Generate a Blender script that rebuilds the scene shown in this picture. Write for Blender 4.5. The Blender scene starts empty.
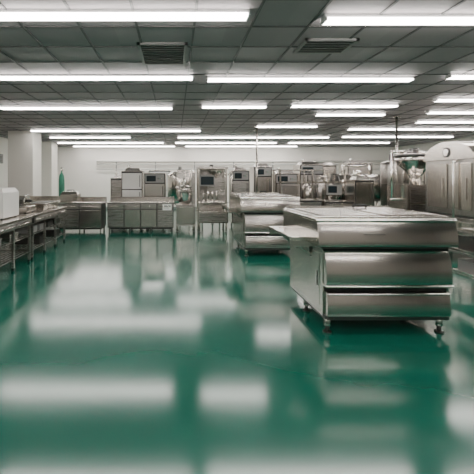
import bpy, bmesh, math, random
from mathutils import Vector, Matrix
random.seed(4)
S=bpy.context.scene
H=3.2
XL,XR,YF,YB=-6.8,11.5,-3.0,19.0

# ---------------- materials ----------------
def newmat(n):
    m=bpy.data.materials.new(n); m.use_nodes=True
    nt=m.node_tree; b=nt.nodes['Principled BSDF']; return m,nt,b
def plain(n,col,rough=.5,metal=0,var=.06,scale=6):
    m,nt,b=newmat(n)
    tc=nt.nodes.new('ShaderNodeTexCoord'); no=nt.nodes.new('ShaderNodeTexNoise'); no.inputs['Scale'].default_value=scale
    mr=nt.nodes.new('ShaderNodeMapRange'); mr.inputs['To Min'].default_value=1-var; mr.inputs['To Max'].default_value=1+var
    mx=nt.nodes.new('ShaderNodeVectorMath'); mx.operation='SCALE'; mx.inputs[0].default_value=col
    nt.links.new(tc.outputs['Object'],no.inputs['Vector']); nt.links.new(no.outputs['Fac'],mr.inputs['Value'])
    nt.links.new(mr.outputs[0],mx.inputs['Scale']); nt.links.new(mx.outputs[0],b.inputs['Base Color'])
    b.inputs['Roughness'].default_value=rough; b.inputs['Metallic'].default_value=metal
    return m
def steel(n,col,rough,bump=.03):
    m,nt,b=newmat(n)
    tc=nt.nodes.new('ShaderNodeTexCoord'); mp=nt.nodes.new('ShaderNodeMapping'); mp.inputs['Scale'].default_value=(1,50,90)
    no=nt.nodes.new('ShaderNodeTexNoise'); no.inputs['Scale'].default_value=3; no.inputs['Detail'].default_value=3
    mr=nt.nodes.new('ShaderNodeMapRange'); mr.inputs['To Min'].default_value=rough-.03; mr.inputs['To Max'].default_value=rough+.04
    n2=nt.nodes.new('ShaderNodeTexNoise'); n2.inputs['Scale'].default_value=1.3; n2.inputs['Detail'].default_value=0
    bp=nt.nodes.new('ShaderNodeBump'); bp.inputs['Strength'].default_value=bump*4; bp.inputs['Distance'].default_value=.05
    nt.links.new(tc.outputs['Object'],mp.inputs[0]); nt.links.new(mp.outputs[0],no.inputs['Vector'])
    nt.links.new(tc.outputs['Object'],n2.inputs['Vector'])
    nt.links.new(no.outputs['Fac'],mr.inputs['Value']); nt.links.new(mr.outputs[0],b.inputs['Roughness'])
    nt.links.new(n2.outputs['Fac'],bp.inputs['Height']); nt.links.new(bp.outputs[0],b.inputs['Normal'])
    b.inputs['Base Color'].default_value=(*col,1); b.inputs['Metallic'].default_value=1
    return m
STEEL=steel('brushed_stainless',(.64,.60,.555),.2)
STEEL2=steel('satin_stainless',(.47,.445,.42),.27)
STEELD=steel('dark_stainless',(.15,.145,.14),.4)
BRIGHT=steel('polished_stainless',(.86,.83,.78),.15)
DARK=plain('black_rubber_and_slot_shade',(.012,.012,.012),.5)  # rubber and other black parts, also the painted shade in the unit slot
GREY=plain('grey_enamel',(.28,.28,.27),.45)
WHITE=plain('white_enamel',(.76,.75,.72),.4)
SCREEN=plain('dark_glass_screen',(.02,.03,.035),.12)
GREEN=plain('green_paint',(.04,.22,.14),.4)
WALL=plain('painted_wall',(.90,.87,.82),.7,0,.02,1.2)
WALLF=plain('reflection_grey_wall',(.36,.34,.32),.7,0,.02,1.2)  # for the unseen wall behind the camera, grey added to darken steel reflections
CREAM=plain('column_paint',(.86,.83,.77),.6,0,.02,1.5)
PAPER=plain('paper_label',(.9,.9,.87),.6)
TBAR=plain('ceiling_grid_paint',(.09,.09,.09),.5)
BASE=plain('baseboard_grey',(.2,.24,.22),.4)
HOUS=plain('lamp_housing',(.6,.6,.6),.4)
# floor epoxy
m,nt,b=newmat('green_epoxy_floor'); FLOOR=m
tc=nt.nodes.new('ShaderNodeTexCoord'); no=nt.nodes.new('ShaderNodeTexNoise'); no.inputs['Scale'].default_value=.6; no.inputs['Detail'].default_value=4
cr=nt.nodes.new('ShaderNodeValToRGB'); cr.color_ramp.elements[0].color=(.002,.096,.064,1); cr.color_ramp.elements[1].color=(.004,.122,.082,1)
cr.color_ramp.elements[0].position=.3; cr.color_ramp.elements[1].position=.7
mr=nt.nodes.new('ShaderNodeMapRange'); mr.inputs['To Min'].default_value=.11; mr.inputs['To Max'].default_value=.16
L=nt.links.new
L(tc.outputs['Object'],no.inputs['Vector']); L(no.outputs['Fac'],cr.inputs[0]); L(cr.outputs[0],b.inputs['Base Color'])
L(no.outputs['Fac'],mr.inputs['Value']); L(mr.outputs[0],b.inputs['Roughness'])
b.inputs['IOR'].default_value=1.75
# ceiling tiles
m,nt,b=newmat('ceiling_tile'); CEIL=m
tc=nt.nodes.new('ShaderNodeTexCoord')
vo=nt.nodes.new('ShaderNodeTexWhiteNoise'); sn=nt.nodes.new('ShaderNodeVectorMath'); sn.operation='SNAP'; sn.inputs[1].default_value=(.6,.6,10)
cr=nt.nodes.new('ShaderNodeMapRange'); cr.inputs['To Min'].default_value=.93; cr.inputs['To Max'].default_value=1.07
sc=nt.nodes.new('ShaderNodeVectorMath'); sc.operation='SCALE'; sc.inputs[0].default_value=(.34,.31,.32)
nt.links.new(tc.outputs['Object'],sn.inputs[0]); nt.links.new(sn.outputs[0],vo.inputs['Vector']); nt.links.new(vo.outputs['Value'],cr.inputs['Value'])
nt.links.new(cr.outputs[0],sc.inputs['Scale']); nt.links.new(sc.outputs[0],b.inputs['Base Color']); b.inputs['Roughness'].default_value=.6
# emission
m,nt,b=newmat('lamp_diffuser'); LAMP=m
b.inputs['Base Color'].default_value=(.9,.9,.9,1); b.inputs['Emission Color'].default_value=(1,.95,.90,1); b.inputs['Emission Strength'].default_value=28

# ---------------- builder ----------------
class O:
    def __init__(s,name): s.n=name; s.bm=bmesh.new(); s.mats=[]
    def _f(s,faces,mat,smooth=False):
        if mat not in s.mats: s.mats.append(mat)
        i=s.mats.index(mat)
        for f in faces: f.material_index=i; f.smooth=smooth
    def hexa(s,b4,t4,mat):
        v=[s.bm.verts.new(p) for p in b4+t4]
        q=[(3,2,1,0),(4,5,6,7),(0,1,5,4),(1,2,6,5),(2,3,7,6),(3,0,4,7)]
        s._f([s.bm.faces.new([v[i] for i in a]) for a in q],mat)
    def box(s,x0,x1,y0,y1,z0,z1,mat):
        s.hexa([(x0,y0,z0),(x1,y0,z0),(x1,y1,z0),(x0,y1,z0)],[(x0,y0,z1),(x1,y0,z1),(x1,y1,z1),(x0,y1,z1)],mat)
    def taper(s,x0,x1,y0,y1,z0,z1,dx,dy,mat):
        s.hexa([(x0,y0,z0),(x1,y0,z0),(x1,y1,z0),(x0,y1,z0)],[(x0+dx,y0+dy,z1),(x1-dx,y0+dy,z1),(x1-dx,y1-dy,z1),(x0+dx,y1-dy,z1)],mat)
    def prism(s,prof,x0,x1,mat,smooth=False,dx=0): # prof (y,z) list, ccw seen from +x
        a=[s.bm.verts.new((x0,y,z)) for y,z in prof]; b=[s.bm.verts.new((x1,y,z)) for y,z in prof]
        n=len(prof); ends=[s.bm.faces.new(a[::-1]),s.bm.faces.new(b)]; fs=[]
        for i in range(n): fs.append(s.bm.faces.new((a[i],a[(i+1)%n],b[(i+1)%n],b[i])))
        s._f(ends,mat); s._f(fs,mat,False)
        if smooth:
            for f in fs[:smooth]: f.smooth=True
        bmesh.ops.recalc_face_normals(s.bm,faces=ends+fs)
    def bow(s,x0,x1,yf0,yf1,yb,z0,z1,bulge,mat,n=12):
        """panel whose front bows outwards: front bottom at yf0, front top at yf1, flat back at yb"""
        pts=[]
        for i in range(n+1):
            t=i/n; pts.append((yf0+(yf1-yf0)*t-bulge*4*t*(1-t),z0+(z1-z0)*t))
        prof=pts[::-1]+[(yb,z0),(yb,z1)]
        s.prism(prof,x0,x1,mat,n)
    def cyl(s,p0,p1,r,mat,r2=None,seg=20):
        if r2 is None: r2=r
        p0=Vector(p0);p1=Vector(p1);d=p1-p0
        q=Vector((0,0,1)).rotation_difference(d.normalized())
        def ring(c,rr): return [s.bm.verts.new(c+q@Vector((rr*math.cos(2*math.pi*i/seg),rr*math.sin(2*math.pi*i/seg),0))) for i in range(seg)]
        a=ring(p0,r);b=ring(p1,r2)
        s._f([s.bm.faces.new((a[i],a[(i+1)%seg],b[(i+1)%seg],b[i])) for i in range(seg)],mat,True)
        s._f([s.bm.faces.new(a[::-1]),s.bm.faces.new(b)],mat)
    def lathe(s,c,prof,mat,seg=28):
        rs=[[s.bm.verts.new((c[0]+r*math.cos(2*math.pi*i/seg),c[1]+r*math.sin(2*math.pi*i/seg),c[2]+z)) for i in range(seg)] for r,z in prof]
        fs=[]
        for k in range(len(rs)-1):
            for i in range(seg): fs.append(s.bm.faces.new((rs[k][i],rs[k][(i+1)%seg],rs[k+1][(i+1)%seg],rs[k+1][i])))
        s._f(fs,mat,True)
        s._f([s.bm.faces.new(rs[0][::-1]),s.bm.faces.new(rs[-1])],mat)
    def pipe(s,pts,r,mat,seg=12):
        for a,b in zip(pts,pts[1:]): s.cyl(a,b,r,mat,seg=seg)
        for p in pts[1:-1]:
            g=bmesh.ops.create_uvsphere(s.bm,u_segments=seg,v_segments=8,radius=r*1.15,matrix=Matrix.Translation(p))
            fs={f for v in g['verts'] for f in v.link_faces}; s._f(fs,mat,True)
    def wheel(s,c,R,r,axis,mat):
        n=24; c=Vector(c); q=Vector((0,0,1)).rotation_difference(Vector(axis))
        pts=[c+q@Vector((R*math.cos(2*math.pi*i/n),R*math.sin(2*math.pi*i/n),0)) for i in range(n)]
        for i in range(n): s.cyl(pts[i],pts[(i+1)%n],r,mat,seg=8)
        for k in range(0,n,6): s.cyl(c,pts[k],r*.8,mat,seg=8)
        s.cyl(c-Vector(axis)*.03,c+Vector(axis)*.03,r*2.2,mat,seg=12)
    def done(s,bevel=.006,rotz=0):
        vs=[v.co for v in s.bm.verts]
        c=Vector(((min(v.x for v in vs)+max(v.x for v in vs))/2,(min(v.y for v in vs)+max(v.y for v in vs))/2,min(v.z for v in vs)))
        bmesh.ops.translate(s.bm,verts=s.bm.verts,vec=-c)
        me=bpy.data.meshes.new(s.n); s.bm.to_mesh(me); s.bm.free()
        for m in s.mats: me.materials.append(m)
        o=bpy.data.objects.new(s.n,me); o.location=c; o.rotation_euler[2]=rotz; S.collection.objects.link(o)
        if bevel:
            md=o.modifiers.new('edge_bevel','BEVEL'); md.width=bevel; md.segments=2; md.limit_method='ANGLE'; md.angle_limit=math.radians(40)
        return o

# ---------------- room shell ----------------
def shell(n,a,mat):
    o=O(n); o.box(*a,mat); return o.done(0)
shell('floor',(XL,XR,YF,YB,-.1,0),FLOOR)
shell('ceiling',(XL,XR,YF,YB,H,H+.1),CEIL)
shell('wall_back',(XL-.15,XR+.15,YB,YB+.15,0,H),WALL)
shell('wall_front',(XL-.15,XR+.15,YF-.15,YF,0,H),WALLF)
shell('wall_left',(XL-.15,XL,YF,YB,0,H),WALL)
shell('wall_right',(XR,XR+.15,YF,YB,0,H),WALL)
shell('baseboard_back',(XL,XR,YB-.02,YB,0,.12),BASE)
shell('baseboard_left',(XL,XL+.02,YF,YB-.02,0,.12),BASE)
shell('baseboard_right',(XR-.02,XR,YF,YB-.02,0,.12),BASE)
o=O('trim_ceiling_grid')
x=XL+.4
while x<XR: o.box(x-.012,x+.012,YF,YB,H-.012,H,TBAR); x+=.6
y=YF+.3
while y<YB: o.box(XL,XR,y-.012,y+.012,H-.010,H-.001,TBAR); y+=.6
o.done(0)

def col(x0,x1,y0,y1):
    o=O('column'); o.box(x0,x1,y0,y1,0,H,CREAM); o.box(x0-.02,x1+.02,y0-.02,y1+.02,0,.15,BASE); o.done(.01)
col(-5.65,-4.8,12.5,13.3); col(-6.15,-5.4,16.2,17.0)

# ---------------- ceiling lamps ----------------
def lamp(x0,x1,y,w=.125):
    o=O('linear_ceiling_lamp')
    o.box(x0,x1,y-w/2+.01,y+w/2-.01,H-.04,H-.001,HOUS)
    o.box(x0+.02,x1-.02,y-w/2,y+w/2,H-.065,H-.04,LAMP)
    o.box(x0,x0+.02,y-w/2,y+w/2,H-.065,H-.04,HOUS); o.box(x1-.02,x1,y-w/2,y+w/2,H-.065,H-.04,HOUS)
    o.done(0)
for a in [(-2.5,.71,3.55),(1.46,4.5,3.65),(-2.75,.29,5.75),(.5,3.75,5.85),(4.2,7.3,5.7),
 (-3.9,-.05,8.25),(.58,2.0,8.1),(2.5,4.8,8.0),(5.2,8.2,7.4),(3.45,5.15,9.1),(6.0,8.9,8.8),(6.7,9.8,10.3),
 (2.45,4.3,11.2),(-4.75,.85,12.2),(5.5,9.9,11.8),(-4.8,-1.7,14.2),(.1,5.9,14.2),(6.3,10.5,14.0),
 (-5.2,-.5,16.4),(0,4.5,16.4),(5,9.5,16.4),(-5,0,18.2),(.5,6,18.2),
 (-2.5,.7,1.2),(1.4,4.5,1.2),(-2.5,.7,-1.2),(1.4,4.5,-1.2),(5.5,8.5,3.0),(-6,-3.4,3.4)]:
    lamp(*a)
def vent(x,y,w,l):
    o=O('ceiling_air_vent')
    z=H-.03
    o.box(x-w/2,x+w/2,y-l/2,y-l/2+.04,z,H-.001,GREY);o.box(x-w/2,x+w/2,y+l/2-.04,y+l/2,z,H-.001,GREY)
    o.box(x-w/2,x-w/2+.04,y-l/2,y+l/2,z,H-.001,GREY);o.box(x+w/2-.04,x+w/2,y-l/2,y+l/2,z,H-.001,GREY)
    o.box(x-w/2+.04,x+w/2-.04,y-l/2+.04,y+l/2-.04,H-.013,H-.002,DARK)
    k=y-l/2+.09
    while k<y+l/2-.05:
        o.hexa([(x-w/2+.04,k,z),(x+w/2-.04,k,z),(x+w/2-.04,k+.02,z),(x-w/2+.04,k+.02,z)],[(x-w/2+.04,k+.01,H-.012),(x+w/2-.04,k+.01,H-.012),(x+w/2-.04,k+.03,H-.012),(x-w/2+.04,k+.03,H-.012)],GREY); k+=.08
    o.done(0)
vent(-.15,4.75,.6,.8); vent(1.8,4.45,.62,.45)

# ---------------- main stainless units ----------------
def foot(o,x,y,h=.14):
    o.cyl((x,y,0),(x,y,.018),.045,STEELD); o.cyl((x,y,.018),(x,y,h*.6),.022,STEELD); o.cyl((x,y,h*.55),(x,y,h+.01),.034,STEEL)
def unit(x0,x1,y0,y1,k=1.0,BODY=None):
    BODY=BODY or STEEL
    o=O('stainless_prep_unit')
    zb=.13; h=1.2*k
    w=x1-x0
    for fx in (x0+.04,x1-.1):
        for fy in (y0+.06,y1-.5): foot(o,fx,fy,zb)
    o.box(x0+.01,x1-.01,y0+.04,y1,zb,zb+.05,STEELD)
    o.box(x0,x1,y0+.08,y1,zb+.03,.87*k,STEEL)
    # lower drawer
    o.bow(x0+.02,x1-.02,y0+.0,y0+.03,y0+.09,zb+.05,.42,.016,BODY)
    o.box(x0+.03,x1-.03,y0+.03,y0+.08,zb+.02,zb+.05,STEELD)
    o.box(x0+.015,x1-.015,y0+.065,y0+.085,.42,.485,DARK)  # black strip, the slot's shade is put into its colour
    o.bow(x0+.03,x1-.03,y0-.008,y0+.0,y0+.04,.40,.422,.005,BRIGHT,6)
    # lip over slot
    o.bow(x0,x1,y0-.015,y0-.01,y0+.085,.48,.502,.005,BRIGHT,6)
    # upper bowed door
    o.bow(x0+.008,x1-.008,y0-.005,y0+.05,y0+.085,.505,.84*k,.024,BODY)
    o.box(x0,x1,y0+.06,y0+.085,.84*k,.87*k,DARK)
    # shadow gap: strip under the hood, its shade put into the dark steel colour
    o.box(x0-.02,x1,y0+.05,y1-.02,.865*k,.92*k,STEELD)
    # hood
    hx=x0-.09; ht=h-.045
    o.bow(hx,x1+.02,y0-.05,y0-.005,y1,.905*k,ht,.014,STEEL)
    o.bow(hx-.01,x1+.03,y0-.02,y0+.0,y1+.01,ht,h-.015,.01,BRIGHT,8)
    o.box(hx+.05,x1-.02,y0+.03,y1-.04,h-.015,h-.004,STEELD)
    o.box(hx+.03,x1-.0,y0+.02,y0+.05,h-.016,h+.004,BRIGHT); o.box(hx+.03,x1,y1-.05,y1-.02,h-.016,h+.03,BRIGHT)
    o.box(hx+.01,hx+.05,y0+.02,y1-.02,h-.016,h+.004,BRIGHT); o.box(x1-.03,x1+.01,y0+.02,y1-.02,h-.016,h+.004,BRIGHT)
    o.box(hx+.10,x0+w*.48,y0+.1,y1-.12,h-.006,h+.012,STEEL)
    o.box(x0+w*.5,x1-.08,y0+.1,y1-.12,h-.006,h+.02,STEEL)
    o.cyl((x0+w*.56,y1-.25,h+.055),(x0+w*.68,y1-.25,h+.055),.016,DARK)
    for q in (.56,.68): o.cyl((x0+w*q,y1-.25,h),(x0+w*q,y1-.25,h+.06),.013,DARK)
    o.box(x0+w*.28,x0+w*.45,y0-.06,y0-.045,1.03*k,1.036*k,STEELD)
    # side shelf
    sy1=min(y1-.05,y0+1.12) if y1-y0<1.3 else y1-.1
    o.box(x0-.30,hx+.03,y0+.22,sy1,.925*k,.965*k,BRIGHT)
    o.box(x0-.30,x0,y0+.22,y0+.24,.86*k,.93*k,STEEL)
    o.box(x0-.29,x0,sy1-.03,sy1-.01,.86*k,.93*k,STEEL)
    for yy in (y0+.4,sy1-.25):
        o.prism([(yy,.93*k),(yy,.72*k),(yy+.02,.72*k),(yy+.02,.93*k)],x0-.02,x0+.005,STEELD)
        o.pipe([(x0-.26,yy,.93*k),(x0-.005,yy,.74*k)],.012,STEEL)
    # side access panel + seams
    o.box(x0-.006,x0+.002,y0+.16,y1-.16,.24,.80*k,STEEL)
    o.box(x0-.012,x0-.004,y0+.2,y0+.22,.45,.6,STEELD)
    return o.done(.005)
unit(1.54,2.84,3.78,4.95)
unit(1.42,2.5,7.5,9.0,1.02,STEEL2)

# ---------------- left benches ----------------
def bench(name,x0,x1,y0,y1,h,legn=4):
    o=O(name)
    o.box(x0,x1,y0,y1,h-.045,h,STEEL)
    o.box(x0+.02,x1-.01,y0+.02,y1-.02,h-.16,h-.045,STEELD)
    for i in range(legn):
        yy=y0+.05+(y1-y0-.1)*i/(legn-1)
        for xx in (x0+.06,x1-.06):
            o.box(xx-.022,xx+.022,yy-.022,yy+.022,.05,h-.1,STEEL2); o.cyl((xx,yy,0),(xx,yy,.05),.028,DARK,seg=12)
        o.box(x0+.06,x1-.06,yy-.015,yy+.015,.16,.19,STEEL2)
    for zz in (.18,.48):
        k=x0+.08
        o.box(x0+.05,x1-.05,y0+.04,y0+.07,zz-.01,zz+.02,STEEL2); o.box(x0+.05,x1-.05,y1-.07,y1-.04,zz-.01,zz+.02,STEEL2)
        while k<x1-.05: o.box(k-.012,k+.012,y0+.05,y1-.05,zz,zz+.015,STEEL2); k+=.08
    n=max(2,int((y1-y0)/.55))
    for i in range(n):
        a=y0+.06+(y1-y0-.12)*i/n; b_=y0+.06+(y1-y0-.12)*(i+1)/n-.03
        o.box(x1-.012,x1+.006,a,b_,h-.155,h-.055,STEEL2)
        o.cyl((x1+.025,a+.1,h-.1),(x1+.025,b_-.1,h-.1),.008,BRIGHT,seg=10)
        for t in (a+.1,b_-.1): o.cyl((x1,t,h-.1),(x1+.026,t,h-.1),.007,BRIGHT,seg=8)
    for i in range(n):
        a=y0+.12+(y1-y0-.2)*i/n
        o.box(x0+.12,x1-.12,a,a+.36,.497,.62,random.choice([STEELD,GREY,STEEL2]))
        if i%2: o.box(x0+.12,x1-.12,a,a+.34,.197,.36,random.choice([STEELD,DARK,GREY]))
    return o.done(.004)
bench('stainless_work_table',-3.6,-2.72,4.9,7.1,.88)
bench('stainless_work_table',-3.6,-2.74,7.2,9.4,.88)

o=O('food_warmer')
o.box(-3.5,-2.95,6.35,7.0,.9,1.34,WHITE); o.taper(-3.5,-2.95,6.35,7.0,1.34,1.42,.05,.05,WHITE)
o.box(-3.44,-3.01,6.335,6.352,.95,1.28,STEEL2); o.cyl((-3.4,6.31,1.24),(-3.05,6.31,1.24),.01,BRIGHT)
for a in (-3.4,-3.05): o.cyl((a,6.31,1.24),(a,6.34,1.24),.008,BRIGHT)
for a in (-3.45,-3.0):
    for b_ in (6.4,6.95): o.cyl((a,b_,.881),(a,b_,.905),.02,DARK)
o.done()
o=O('countertop_slicer')
o.box(-3.45,-3.0,7.5,8.0,.90,1.0,STEEL); o.prism([(7.55,1.0),(7.95,1.0),(7.85,1.2),(7.65,1.15)],-3.4,-3.15,STEEL2)
o.cyl((-3.12,7.75,1.12),(-3.09,7.75,1.12),.14,BRIGHT,seg=32); o.cyl((-3.1,7.75,1.12),(-3.0,7.75,1.12),.03,DARK)
o.box(-3.08,-2.98,7.55,7.95,1.0,1.02,BRIGHT)
for a in (-3.4,-3.05):
    for b_ in (7.55,7.95): o.cyl((a,b_,.881),(a,b_,.905),.02,DARK)
o.done()
o=O('stainless_food_bins')
for i,yy in enumerate((8.3,8.65,9.0)): o.taper(-3.4,-2.95,yy,yy+.3,.881,1.02,-.02,-.01,STEEL); o.box(-3.38,-2.97,yy+.02,yy+.28,1.02,1.03,STEELD)
o.done()
o=O('stainless_tray_stack')
for i in range(4): o.box(-3.45,-2.9,5.2,5.75,.881+i*.03,.881+i*.03+.022,BRIGHT if i%2 else STEEL)
o.done(.004)

def counter(name,x0,x1,y0,y1,h,n,back=True):
    o=O(name)
    o.box(x0,x1,y0-.02,y1,h-.04,h,BRIGHT)
    if back: o.box(x0,x1,y1-.03,y1,h,h+.12,STEEL)
    o.box(x0+.02,x1-.02,y0+.02,y1-.02,.14,h-.04,STEELD)
    o.box(x0+.05,x1-.05,y0+.08,y1-.05,.10,.14,DARK)
    nn=max(2,int((x1-x0)/.6)+1)
    for i in range(nn):
        xx=x0+.07+(x1-x0-.14)*i/(nn-1)
        for yy in (y0+.08,y1-.08): o.cyl((xx,yy,0),(xx,yy,.12),.025,STEELD,seg=12)
    w=(x1-x0-.06)/n
    for i in range(n):
        a=x0+.03+w*i+.018; b_=a+w-.036
        o.box(a,b_,y0,y0+.025,h-.20,h-.06,STEEL2)
        o.box(a,b_,y0,y0+.025,.17,h-.23,STEEL if i%3 else STEEL2)
        o.box(a+.06,b_-.06,y0-.03,y0-.018,h-.14,h-.12,BRIGHT)
        for t in (a+.07,b_-.08): o.box(t,t+.01,y0-.02,y0,h-.14,h-.12,BRIGHT)
        o.box(b_-.05,b_-.035,y0-.03,y0,h-.50,h-.30,BRIGHT)
    return o
o=counter('stainless_counter',-2.0,-.02,10.8,11.45,.90,4)
o.box(-.36,-.10,10.775,10.805,.66,.84,PAPER); o.box(-.33,-.13,10.772,10.776,.77,.80,GREY); o.box(-.33,-.18,10.772,10.776,.72,.735,GREY)
o.done(.005)
counter('stainless_counter',-3.45,-2.1,10.7,11.4,.90,2).done(.005)
counter('stainless_counter',-5.4,-3.6,11.2,11.9,.90,3).done(.005)
counter('stainless_counter',-6.7,-4.4,9.6,10.3,.9,3).done(.005)
o=O('stainless_bain_marie')
o.box(-3.35,-2.85,10.8,11.2,.901,1.12,STEEL); o.taper(-3.35,-2.85,10.8,11.2,1.12,1.2,.05,.06,BRIGHT); o.cyl((-3.2,11,1.24),(-3.0,11,1.24),.012,DARK)
for a in (-3.2,-3.0): o.cyl((a,11,1.19),(a,11,1.24),.01,DARK)
o.done()
o=O('green_gas_cylinder')
o.lathe((-3.95,12.9,0),[(.09,0),(.10,.03),(.10,1.55),(.08,1.7),(.03,1.78),(.025,1.84)],GREEN); o.cyl((-3.95,12.9,1.84),(-3.95,12.9,1.92),.035,BRIGHT); o.wheel((-3.95,12.9,1.95),.05,.008,(0,0,1),GREY)
o.done(0)
o=O('wall_air_conditioner'); o.prism([(14.0,2.15),(14.0,2.5),(13.2,2.5),(13.2,2.15)][::-1],XL+.001,XL+.3,GREY)
for i in range(5): o.box(XL+.3,XL+.31,13.3,13.9,2.2+i*.05,2.215+i*.05,DARK)
o.done(.02)

# ---------------- rear machines ----------------
def legs4(o,x0,x1,y0,y1,h,r=.025,mat=None):
    for a in (x0,x1):
        for b_ in (y0,y1):
            o.cyl((a,b_,.015),(a,b_,h),r,mat or STEEL,seg=12); o.cyl((a,b_,0),(a,b_,.02),r*1.8,STEELD,seg=12)
def cabinet(name,x0,x1,y0,y1,h,front=STEEL2,screen=True,top=True,split=2):
    o=O(name); w=x1-x0
    legs4(o,x0+.08,x1-.08,y0+.08,y1-.08,.14)
    o.box(x0,x1,y0,y1,.13,h,STEEL)
    o.box(x0+.015,x1-.015,y0-.004,y0+.001,.15,h-.02,DARK)
    zs=[.17+(h-.5)*i/split for i in range(split+1)] if screen else [.17+(h-.22)*i/split for i in range(split+1)]
    for i in range(split):
        o.box(x0+.035,x1-.035,y0-.025,y0+.001,zs[i]+.015,zs[i+1]-.015,front)
        o.box(x1-.1,x1-.08,y0-.06,y0-.045,zs[i]+.08,zs[i+1]-.08,STEELD)
        for t in (zs[i]+.09,zs[i+1]-.1): o.box(x1-.1,x1-.08,y0-.05,y0-.015,t,t+.01,BRIGHT)
    if screen:
        o.box(x0+.04,x1-.04,y0-.025,y0,h-.31,h-.04,GREY)
        o.box(x0+.08,x0+w*.55,y0-.032,y0-.024,h-.27,h-.09,SCREEN)
        for i in range(3): o.cyl((x0+w*.66+i*w*.09,y0-.04,h-.18),(x0+w*.66+i*w*.09,y0-.024,h-.18),.018,[DARK,GREEN,BRIGHT][i],seg=12)
    if top:
        o.taper(x0+.08,x1-.08,y0+.1,y1-.1,h,h+.1,.06,.06,STEEL2); o.cyl((x0+w*.3,(y0+y1)/2,h+.1),(x0+w*.3,(y0+y1)/2,h+.2),.05,BRIGHT)
    return o
def tank(name,x,y,r,z0,z1,cone=.25,mat=None,lid=True):
    mat=mat or STEEL
    o=O(name)
    for i in range(3):
        a=math.radians(30+120*i); px,py=x+r*.86*math.cos(a),y+r*.86*math.sin(a)
        o.cyl((px,py,0),(px,py,z0+.15),.028,STEEL2,seg=12); o.cyl((px,py,0),(px,py,.02),.05,STEELD,seg=12)
    o.lathe((x,y,0),[(.05,z0-cone),(r*.4,z0-cone*.6),(r*.95,z0-.02),(r,z0),(r,z1),(r*.97,z1+.03),(r*.75,z1+r*.22),(r*.35,z1+r*.32),(.06,z1+r*.35)],mat)
    for zz in (z0+.03,(z0+z1)/2,z1-.02): o.cyl((x,y,zz),(x,y,zz+.025),r*1.02,STEELD,seg=28)
    if lid:
        o.cyl((x+r*.3,y-r*.3,z1+r*.18),(x+r*.3,y-r*.3,z1+r*.42),r*.25,BRIGHT); o.cyl((x,y,z1+r*.3),(x,y,z1+r*.35+.18),.07,STEELD)
    o.cyl((x,y-r-.04,z0+.3),(x,y-r+.02,z0+.3),.06,BRIGHT); o.cyl((x,y-r-.05,z0+.3),(x,y-r-.035,z0+.3),.045,DARK)
    o.pipe([(x,y,z0-cone+.02),(x,y,z0-cone-.08),(x+r*1.1,y,z0-cone-.08),(x+r*1.1,y,z1+.15),(x+r*.5,y,z1+.15)],.022,BRIGHT)
    return o
cabinet('commercial_oven',-1.70,-1.02,11.7,12.4,1.82,WHITE,False,True,3).done()
cabinet('commercial_refrigerator',-.98,-.30,11.7,12.4,1.76,STEEL,True,False,2).done()
cabinet('steam_cabinet',-2.3,-1.78,13.2,13.9,1.6,STEEL2,False,True,2).done()
o=O('planetary_mixer')
legs4(o,.07,.57,11.0,11.5,.2)
o.box(.03,.61,10.95,11.6,.18,.80,STEEL2); o.box(.06,.58,10.93,10.952,.24,.74,STEEL)
o.lathe((.3,11.25,.8),[(.14,0),(.20,.1),(.26,.35),(.27,.42)],BRIGHT); o.lathe((.3,11.25,1.24),[(.27,0),(.24,.08),(.1,.14)],STEEL)
o.box(.5,.61,11.1,11.5,.8,1.75,STEEL2); o.taper(.03,.61,11.1,11.5,1.58,1.85,.03,.05,STEEL); o.cyl((.3,11.25,1.3),(.3,11.25,1.6),.06,BRIGHT)
o.wheel((.16,10.93,1.35),.12,.012,(0,1,0),BRIGHT); o.cyl((.16,10.93,1.35),(.16,11.2,1.35),.02,STEEL)
o.done()
o=O('filling_machine')
legs4(o,.72,1.5,10.85,11.5,.3)
o.box(.66,1.56,10.8,11.55,.28,.62,STEEL); o.box(.7,1.52,10.785,10.801,.32,.58,STEEL2)
o.box(.66,1.56,10.8,11.55,.86,.9,BRIGHT)
for a in (.7,1.5):
    for b_ in (10.86,11.5): o.box(a-.025,a+.025,b_-.025,b_+.025,.6,1.9,STEEL)
o.box(.66,1.56,10.8,11.55,1.86,1.93,STEEL)
o.box(.72,1.16,10.78,10.84,1.36,1.68,GREY); o.box(.75,1.13,10.77,10.781,1.40,1.64,SCREEN)
o.box(1.0,1.5,11.1,11.5,.9,1.6,STEEL2); o.lathe((1.25,11.3,1.6),[(.05,0),(.22,.2),(.22,.27)],BRIGHT)
o.box(.72,1.5,11.5,11.54,.6,1.86,STEEL2)
for i in range(4): o.cyl((.85+i*.13,11.0,.9),(.85+i*.13,11.0,1.2),.025,BRIGHT)
o.wheel((1.35,10.8,1.2),.09,.01,(0,1,0),BRIGHT); o.cyl((1.35,10.8,1.2),(1.35,11.1,1.2),.015,STEEL)
o.pipe([(1.53,11.2,.6),(1.72,11.2,.6),(1.72,11.2,1.7),(1.5,11.2,1.7)],.02,BRIGHT)
o.done()
cabinet('blast_chiller',1.85,2.42,12.0,12.7,1.85,STEEL2,True,True,2).done()
cabinet('combi_oven',2.6,3.2,12.2,12.9,1.98,STEEL,True,True,2).done()
tank('steel_storage_tank',1.3,13.2,.42,.7,1.75).done(0)
cabinet('rack_oven',3.3,4.05,12.2,12.9,1.75,STEEL,True,True,2).done()
tank('steel_storage_tank',.2,14.6,.5,.7,1.7).done(0)
cabinet('rack_oven',4.15,4.95,12.3,13.0,2.05,STEEL2,True,True,2).done()
o=O('pasteurizer_line')
legs4(o,3.2,5.0,11.1,11.7,.4)
for xx in (3.8,4.4): legs4(o,xx,xx+.01,11.1,11.7,.4)
o.box(3.1,5.1,11.0,11.8,.4,.46,STEEL); o.box(3.1,5.1,11.0,11.8,.82,.86,STEEL2)
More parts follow.
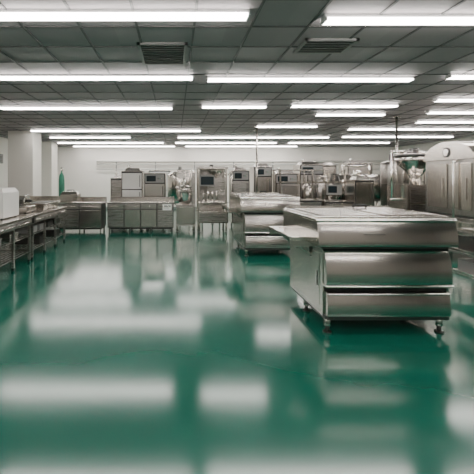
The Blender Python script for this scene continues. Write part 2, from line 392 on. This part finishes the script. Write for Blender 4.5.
for xx in (3.14,4.1,5.06):
    for yy in (11.04,11.76): o.box(xx-.02,xx+.02,yy-.02,yy+.02,.46,1.85,STEEL)
o.box(3.1,5.1,11.02,11.06,1.45,1.5,STEEL); o.box(3.1,5.1,11.74,11.78,1.83,1.87,STEEL)
o.box(3.2,3.75,11.1,11.6,.86,1.42,STEEL2); o.box(3.24,3.71,11.08,11.1,.92,1.36,STEEL)
for i in range(2,5):
    xx=3.35+i*.37; o.lathe((xx,11.4,.86),[(.14,0),(.16,.05),(.16,.45+.1*(i%2)),(.09,.55+.1*(i%2)),(.04,.6+.1*(i%2))],STEEL2 if i%2 else STEEL)
    o.pipe([(xx,11.4,1.4),(xx,11.4,1.65+.07*(i%3)),(xx+.2,11.4,1.65+.07*(i%3)),(xx+.2,11.2,1.0)],.02,BRIGHT if i%2 else STEELD)
o.cyl((3.3,11.4,.64),(4.9,11.4,.64),.13,STEEL)
for xx in (3.5,4.1,4.7): o.cyl((xx,11.4,.46),(xx,11.4,.86),.03,STEELD)
o.wheel((3.9,11.0,1.3),.1,.01,(0,1,0),BRIGHT); o.box(4.5,4.95,10.97,11.02,1.1,1.4,GREY); o.box(4.54,4.8,10.962,10.972,1.16,1.36,SCREEN)
o.cyl((3.9,11.0,1.3),(3.9,11.4,1.3),.015,STEEL)
o.done(0)
o=O('horizontal_boiler')
legs4(o,5.4,6.5,11.9,12.5,.9)
o.cyl((5.25,12.2,1.3),(6.7,12.2,1.3),.42,STEEL,seg=36)
for xx in (5.24,5.7,6.2,6.66): o.cyl((xx,12.2,1.3),(xx+.03,12.2,1.3),.435,STEELD,seg=36)
o.box(5.35,6.6,11.85,12.55,.85,.92,STEELD); o.cyl((6.0,12.2,1.7),(6.0,12.2,1.85),.12,BRIGHT); o.pipe([(5.5,12.2,1.7),(5.5,12.2,2.0),(6.4,12.2,2.0),(6.4,12.2,1.7)],.03,BRIGHT)
o.done(0)
tank('cooking_kettle',6.15,10.5,.28,.8,2.0,mat=STEEL2).done(0)
tank('cooking_kettle',6.95,10.9,.34,.8,2.15).done(0)
cabinet('pressure_steamer',4.95,5.5,10.2,10.8,1.55,STEEL,False,True,2).done()
cabinet('dough_proofer',3.2,3.9,9.8,10.4,1.02,STEEL2,False,False,2).done()
cabinet('undercounter_freezer',4.0,4.8,9.9,10.5,.98,STEEL,False,False,2).done()
o=O('hopper_mixer')
legs4(o,5.3,6.0,8.4,9.0,.6,.03)
o.box(5.22,6.08,8.3,9.1,.58,1.45,STEEL); o.box(5.28,6.02,8.285,8.3,.64,1.02,STEEL2); o.box(5.28,6.02,8.285,8.3,1.05,1.4,STEEL2)
o.lathe((5.65,8.7,1.45),[(.12,0),(.12,.18),(.18,.28),(.42,.52),(.43,.66)],STEEL,36)
o.cyl((5.65,8.7,2.1),(5.65,8.7,2.14),.45,STEELD,seg=36); o.lathe((5.65,8.7,2.14),[(.42,0),(.3,.06),(.08,.09)],STEEL,36); o.cyl((5.65,8.7,2.2),(5.65,8.7,2.3),.07,STEELD)
o.pipe([(5.28,8.7,1.1),(5.1,8.7,1.1),(5.1,8.7,2.22),(5.4,8.7,2.22)],.03,BRIGHT)
o.done(0)
for (xx,yy) in ((5.75,9.6),(2.52,11.4)):
    o=O('service_pipe'); o.cyl((xx,yy,0),(xx,yy,H-.001),.03,STEEL); o.cyl((xx,yy,0),(xx,yy,.02),.08,STEEL); o.cyl((xx,yy,H-.03),(xx,yy,H-.002),.08,STEEL); o.done(0)
o=O('industrial_dishwasher')
x0,x1,y0,y1=5.35,7.6,6.6,7.9
legs4(o,x0+.1,x1-.1,y0+.1,y1-.1,.25,.035)
o.box(x0,x1,y0,y1,.22,.85,STEEL2); o.box(x0,x1,y0,y1,.9,1.95,STEEL2); o.box(x0+.03,x1-.03,y0+.03,y1-.03,.84,.91,STEELD)
ym=(y0+y1)/2; hw=(y1-y0)/2+.03
arc=[(ym+hw*math.cos(math.pi*i/20),1.95+.36*math.sin(math.pi*i/20)) for i in range(21)]
o.prism(arc,x0-.03,x1+.03,STEEL,20)
o.cyl((x0-.045,ym,2.1),(x0-.028,ym,2.1),.1,STEELD); o.cyl((x0-.055,ym,2.1),(x0-.04,ym,2.1),.07,BRIGHT)
for i in range(3):
    a=x0+.05+i*.73; o.box(a,a+.67,y0-.025,y0,1.0,1.88,STEEL); o.box(a+.1,a+.57,y0-.055,y0-.04,1.06,1.09,BRIGHT)
    for t in (a+.11,a+.55): o.box(t,t+.012,y0-.05,y0-.01,1.06,1.09,BRIGHT)
for i in range(2):
    b_=y0+.06+i*.6; o.box(x0-.02,x0,b_,b_+.55,1.0,1.88,STEEL); o.box(x0-.04,x0-.018,b_+.1,b_+.12,1.2,1.6,BRIGHT)
    o.box(x0-.02,x0,b_,b_+.55,.3,.78,STEEL)
o.pipe([(x0-.08,7.0,.5),(x0-.08,7.0,1.9),(x0+.3,7.0,2.1)],.025,BRIGHT); o.cyl((x0-.08,7.0,.5),(x0+.05,7.0,.5),.02,BRIGHT)
o.done()
o=O('utility_trolley')
for a in (3.95,4.6):
    for b_ in (4.75,5.4):
        o.box(a-.015,a+.015,b_-.015,b_+.015,.12,.9,STEEL); o.cyl((a-.012,b_,.055),(a+.012,b_,.055),.055,DARK,seg=20); o.cyl((a,b_,.06),(a,b_,.13),.015,STEELD)
for zz in (.25,.55,.84): o.box(3.93,4.62,4.73,5.42,zz,zz+.03,STEEL2); o.box(3.93,4.62,4.73,4.745,zz+.03,zz+.07,STEEL); o.box(3.93,3.945,4.73,5.42,zz+.03,zz+.07,STEEL)
o.box(4.05,4.5,4.85,5.3,.58,.78,STEELD); o.box(4.05,4.5,4.85,5.3,.28,.45,GREY)
o.pipe([(3.95,4.75,.9),(3.95,4.68,.98),(4.6,4.68,.98),(4.6,4.75,.9)],.014,BRIGHT)
o.done(.003)
cabinet('tall_storage_cabinet',-1.2,-.2,16.8,17.5,1.95,WHITE,False,False,2).done()
cabinet('tall_storage_cabinet',6.9,7.9,14.8,15.6,2.2,STEEL2,False,True,2).done()
cabinet('tall_storage_cabinet',8.2,9.2,12.8,13.6,2.3,STEEL,False,True,2).done()
cabinet('tall_storage_cabinet',5.2,6.2,14.2,15.0,2.1,STEEL,False,True,2).done()
cabinet('tall_storage_cabinet',7.0,7.9,9.4,10.2,2.2,STEEL,False,True,2).done()
tank('steel_storage_tank',8.5,11.3,.45,.8,2.0).done(0)
tank('steel_storage_tank',7.5,12.6,.45,.8,2.0).done(0)
o=O('wall_pipe_run')
for z,r in ((2.45,.05),(2.3,.035),(2.05,.03)):
    o.cyl((-4,YB-.12,z),(XR-.1,YB-.12,z),r,WHITE)
for xx in range(-3,12,2): o.box(xx-.02,xx+.02,YB-.14,YB-.001,1.98,2.5,GREY)
o.done(0)

# ---------------- camera / world ----------------
w=bpy.data.worlds.new('World'); S.world=w; w.use_nodes=True; w.node_tree.nodes['Background'].inputs[0].default_value=(.5,.5,.5,1); w.node_tree.nodes['Background'].inputs[1].default_value=.2
c=bpy.data.cameras.new('Camera'); co=bpy.data.objects.new('Camera',c); S.collection.objects.link(co)
co.location=(0,0,1.6); co.rotation_euler=(math.radians(90),0,0); c.lens=28.1; c.sensor_width=36; c.shift_x=62/474; c.shift_y=-59/474
c.clip_end=100
S.camera=co
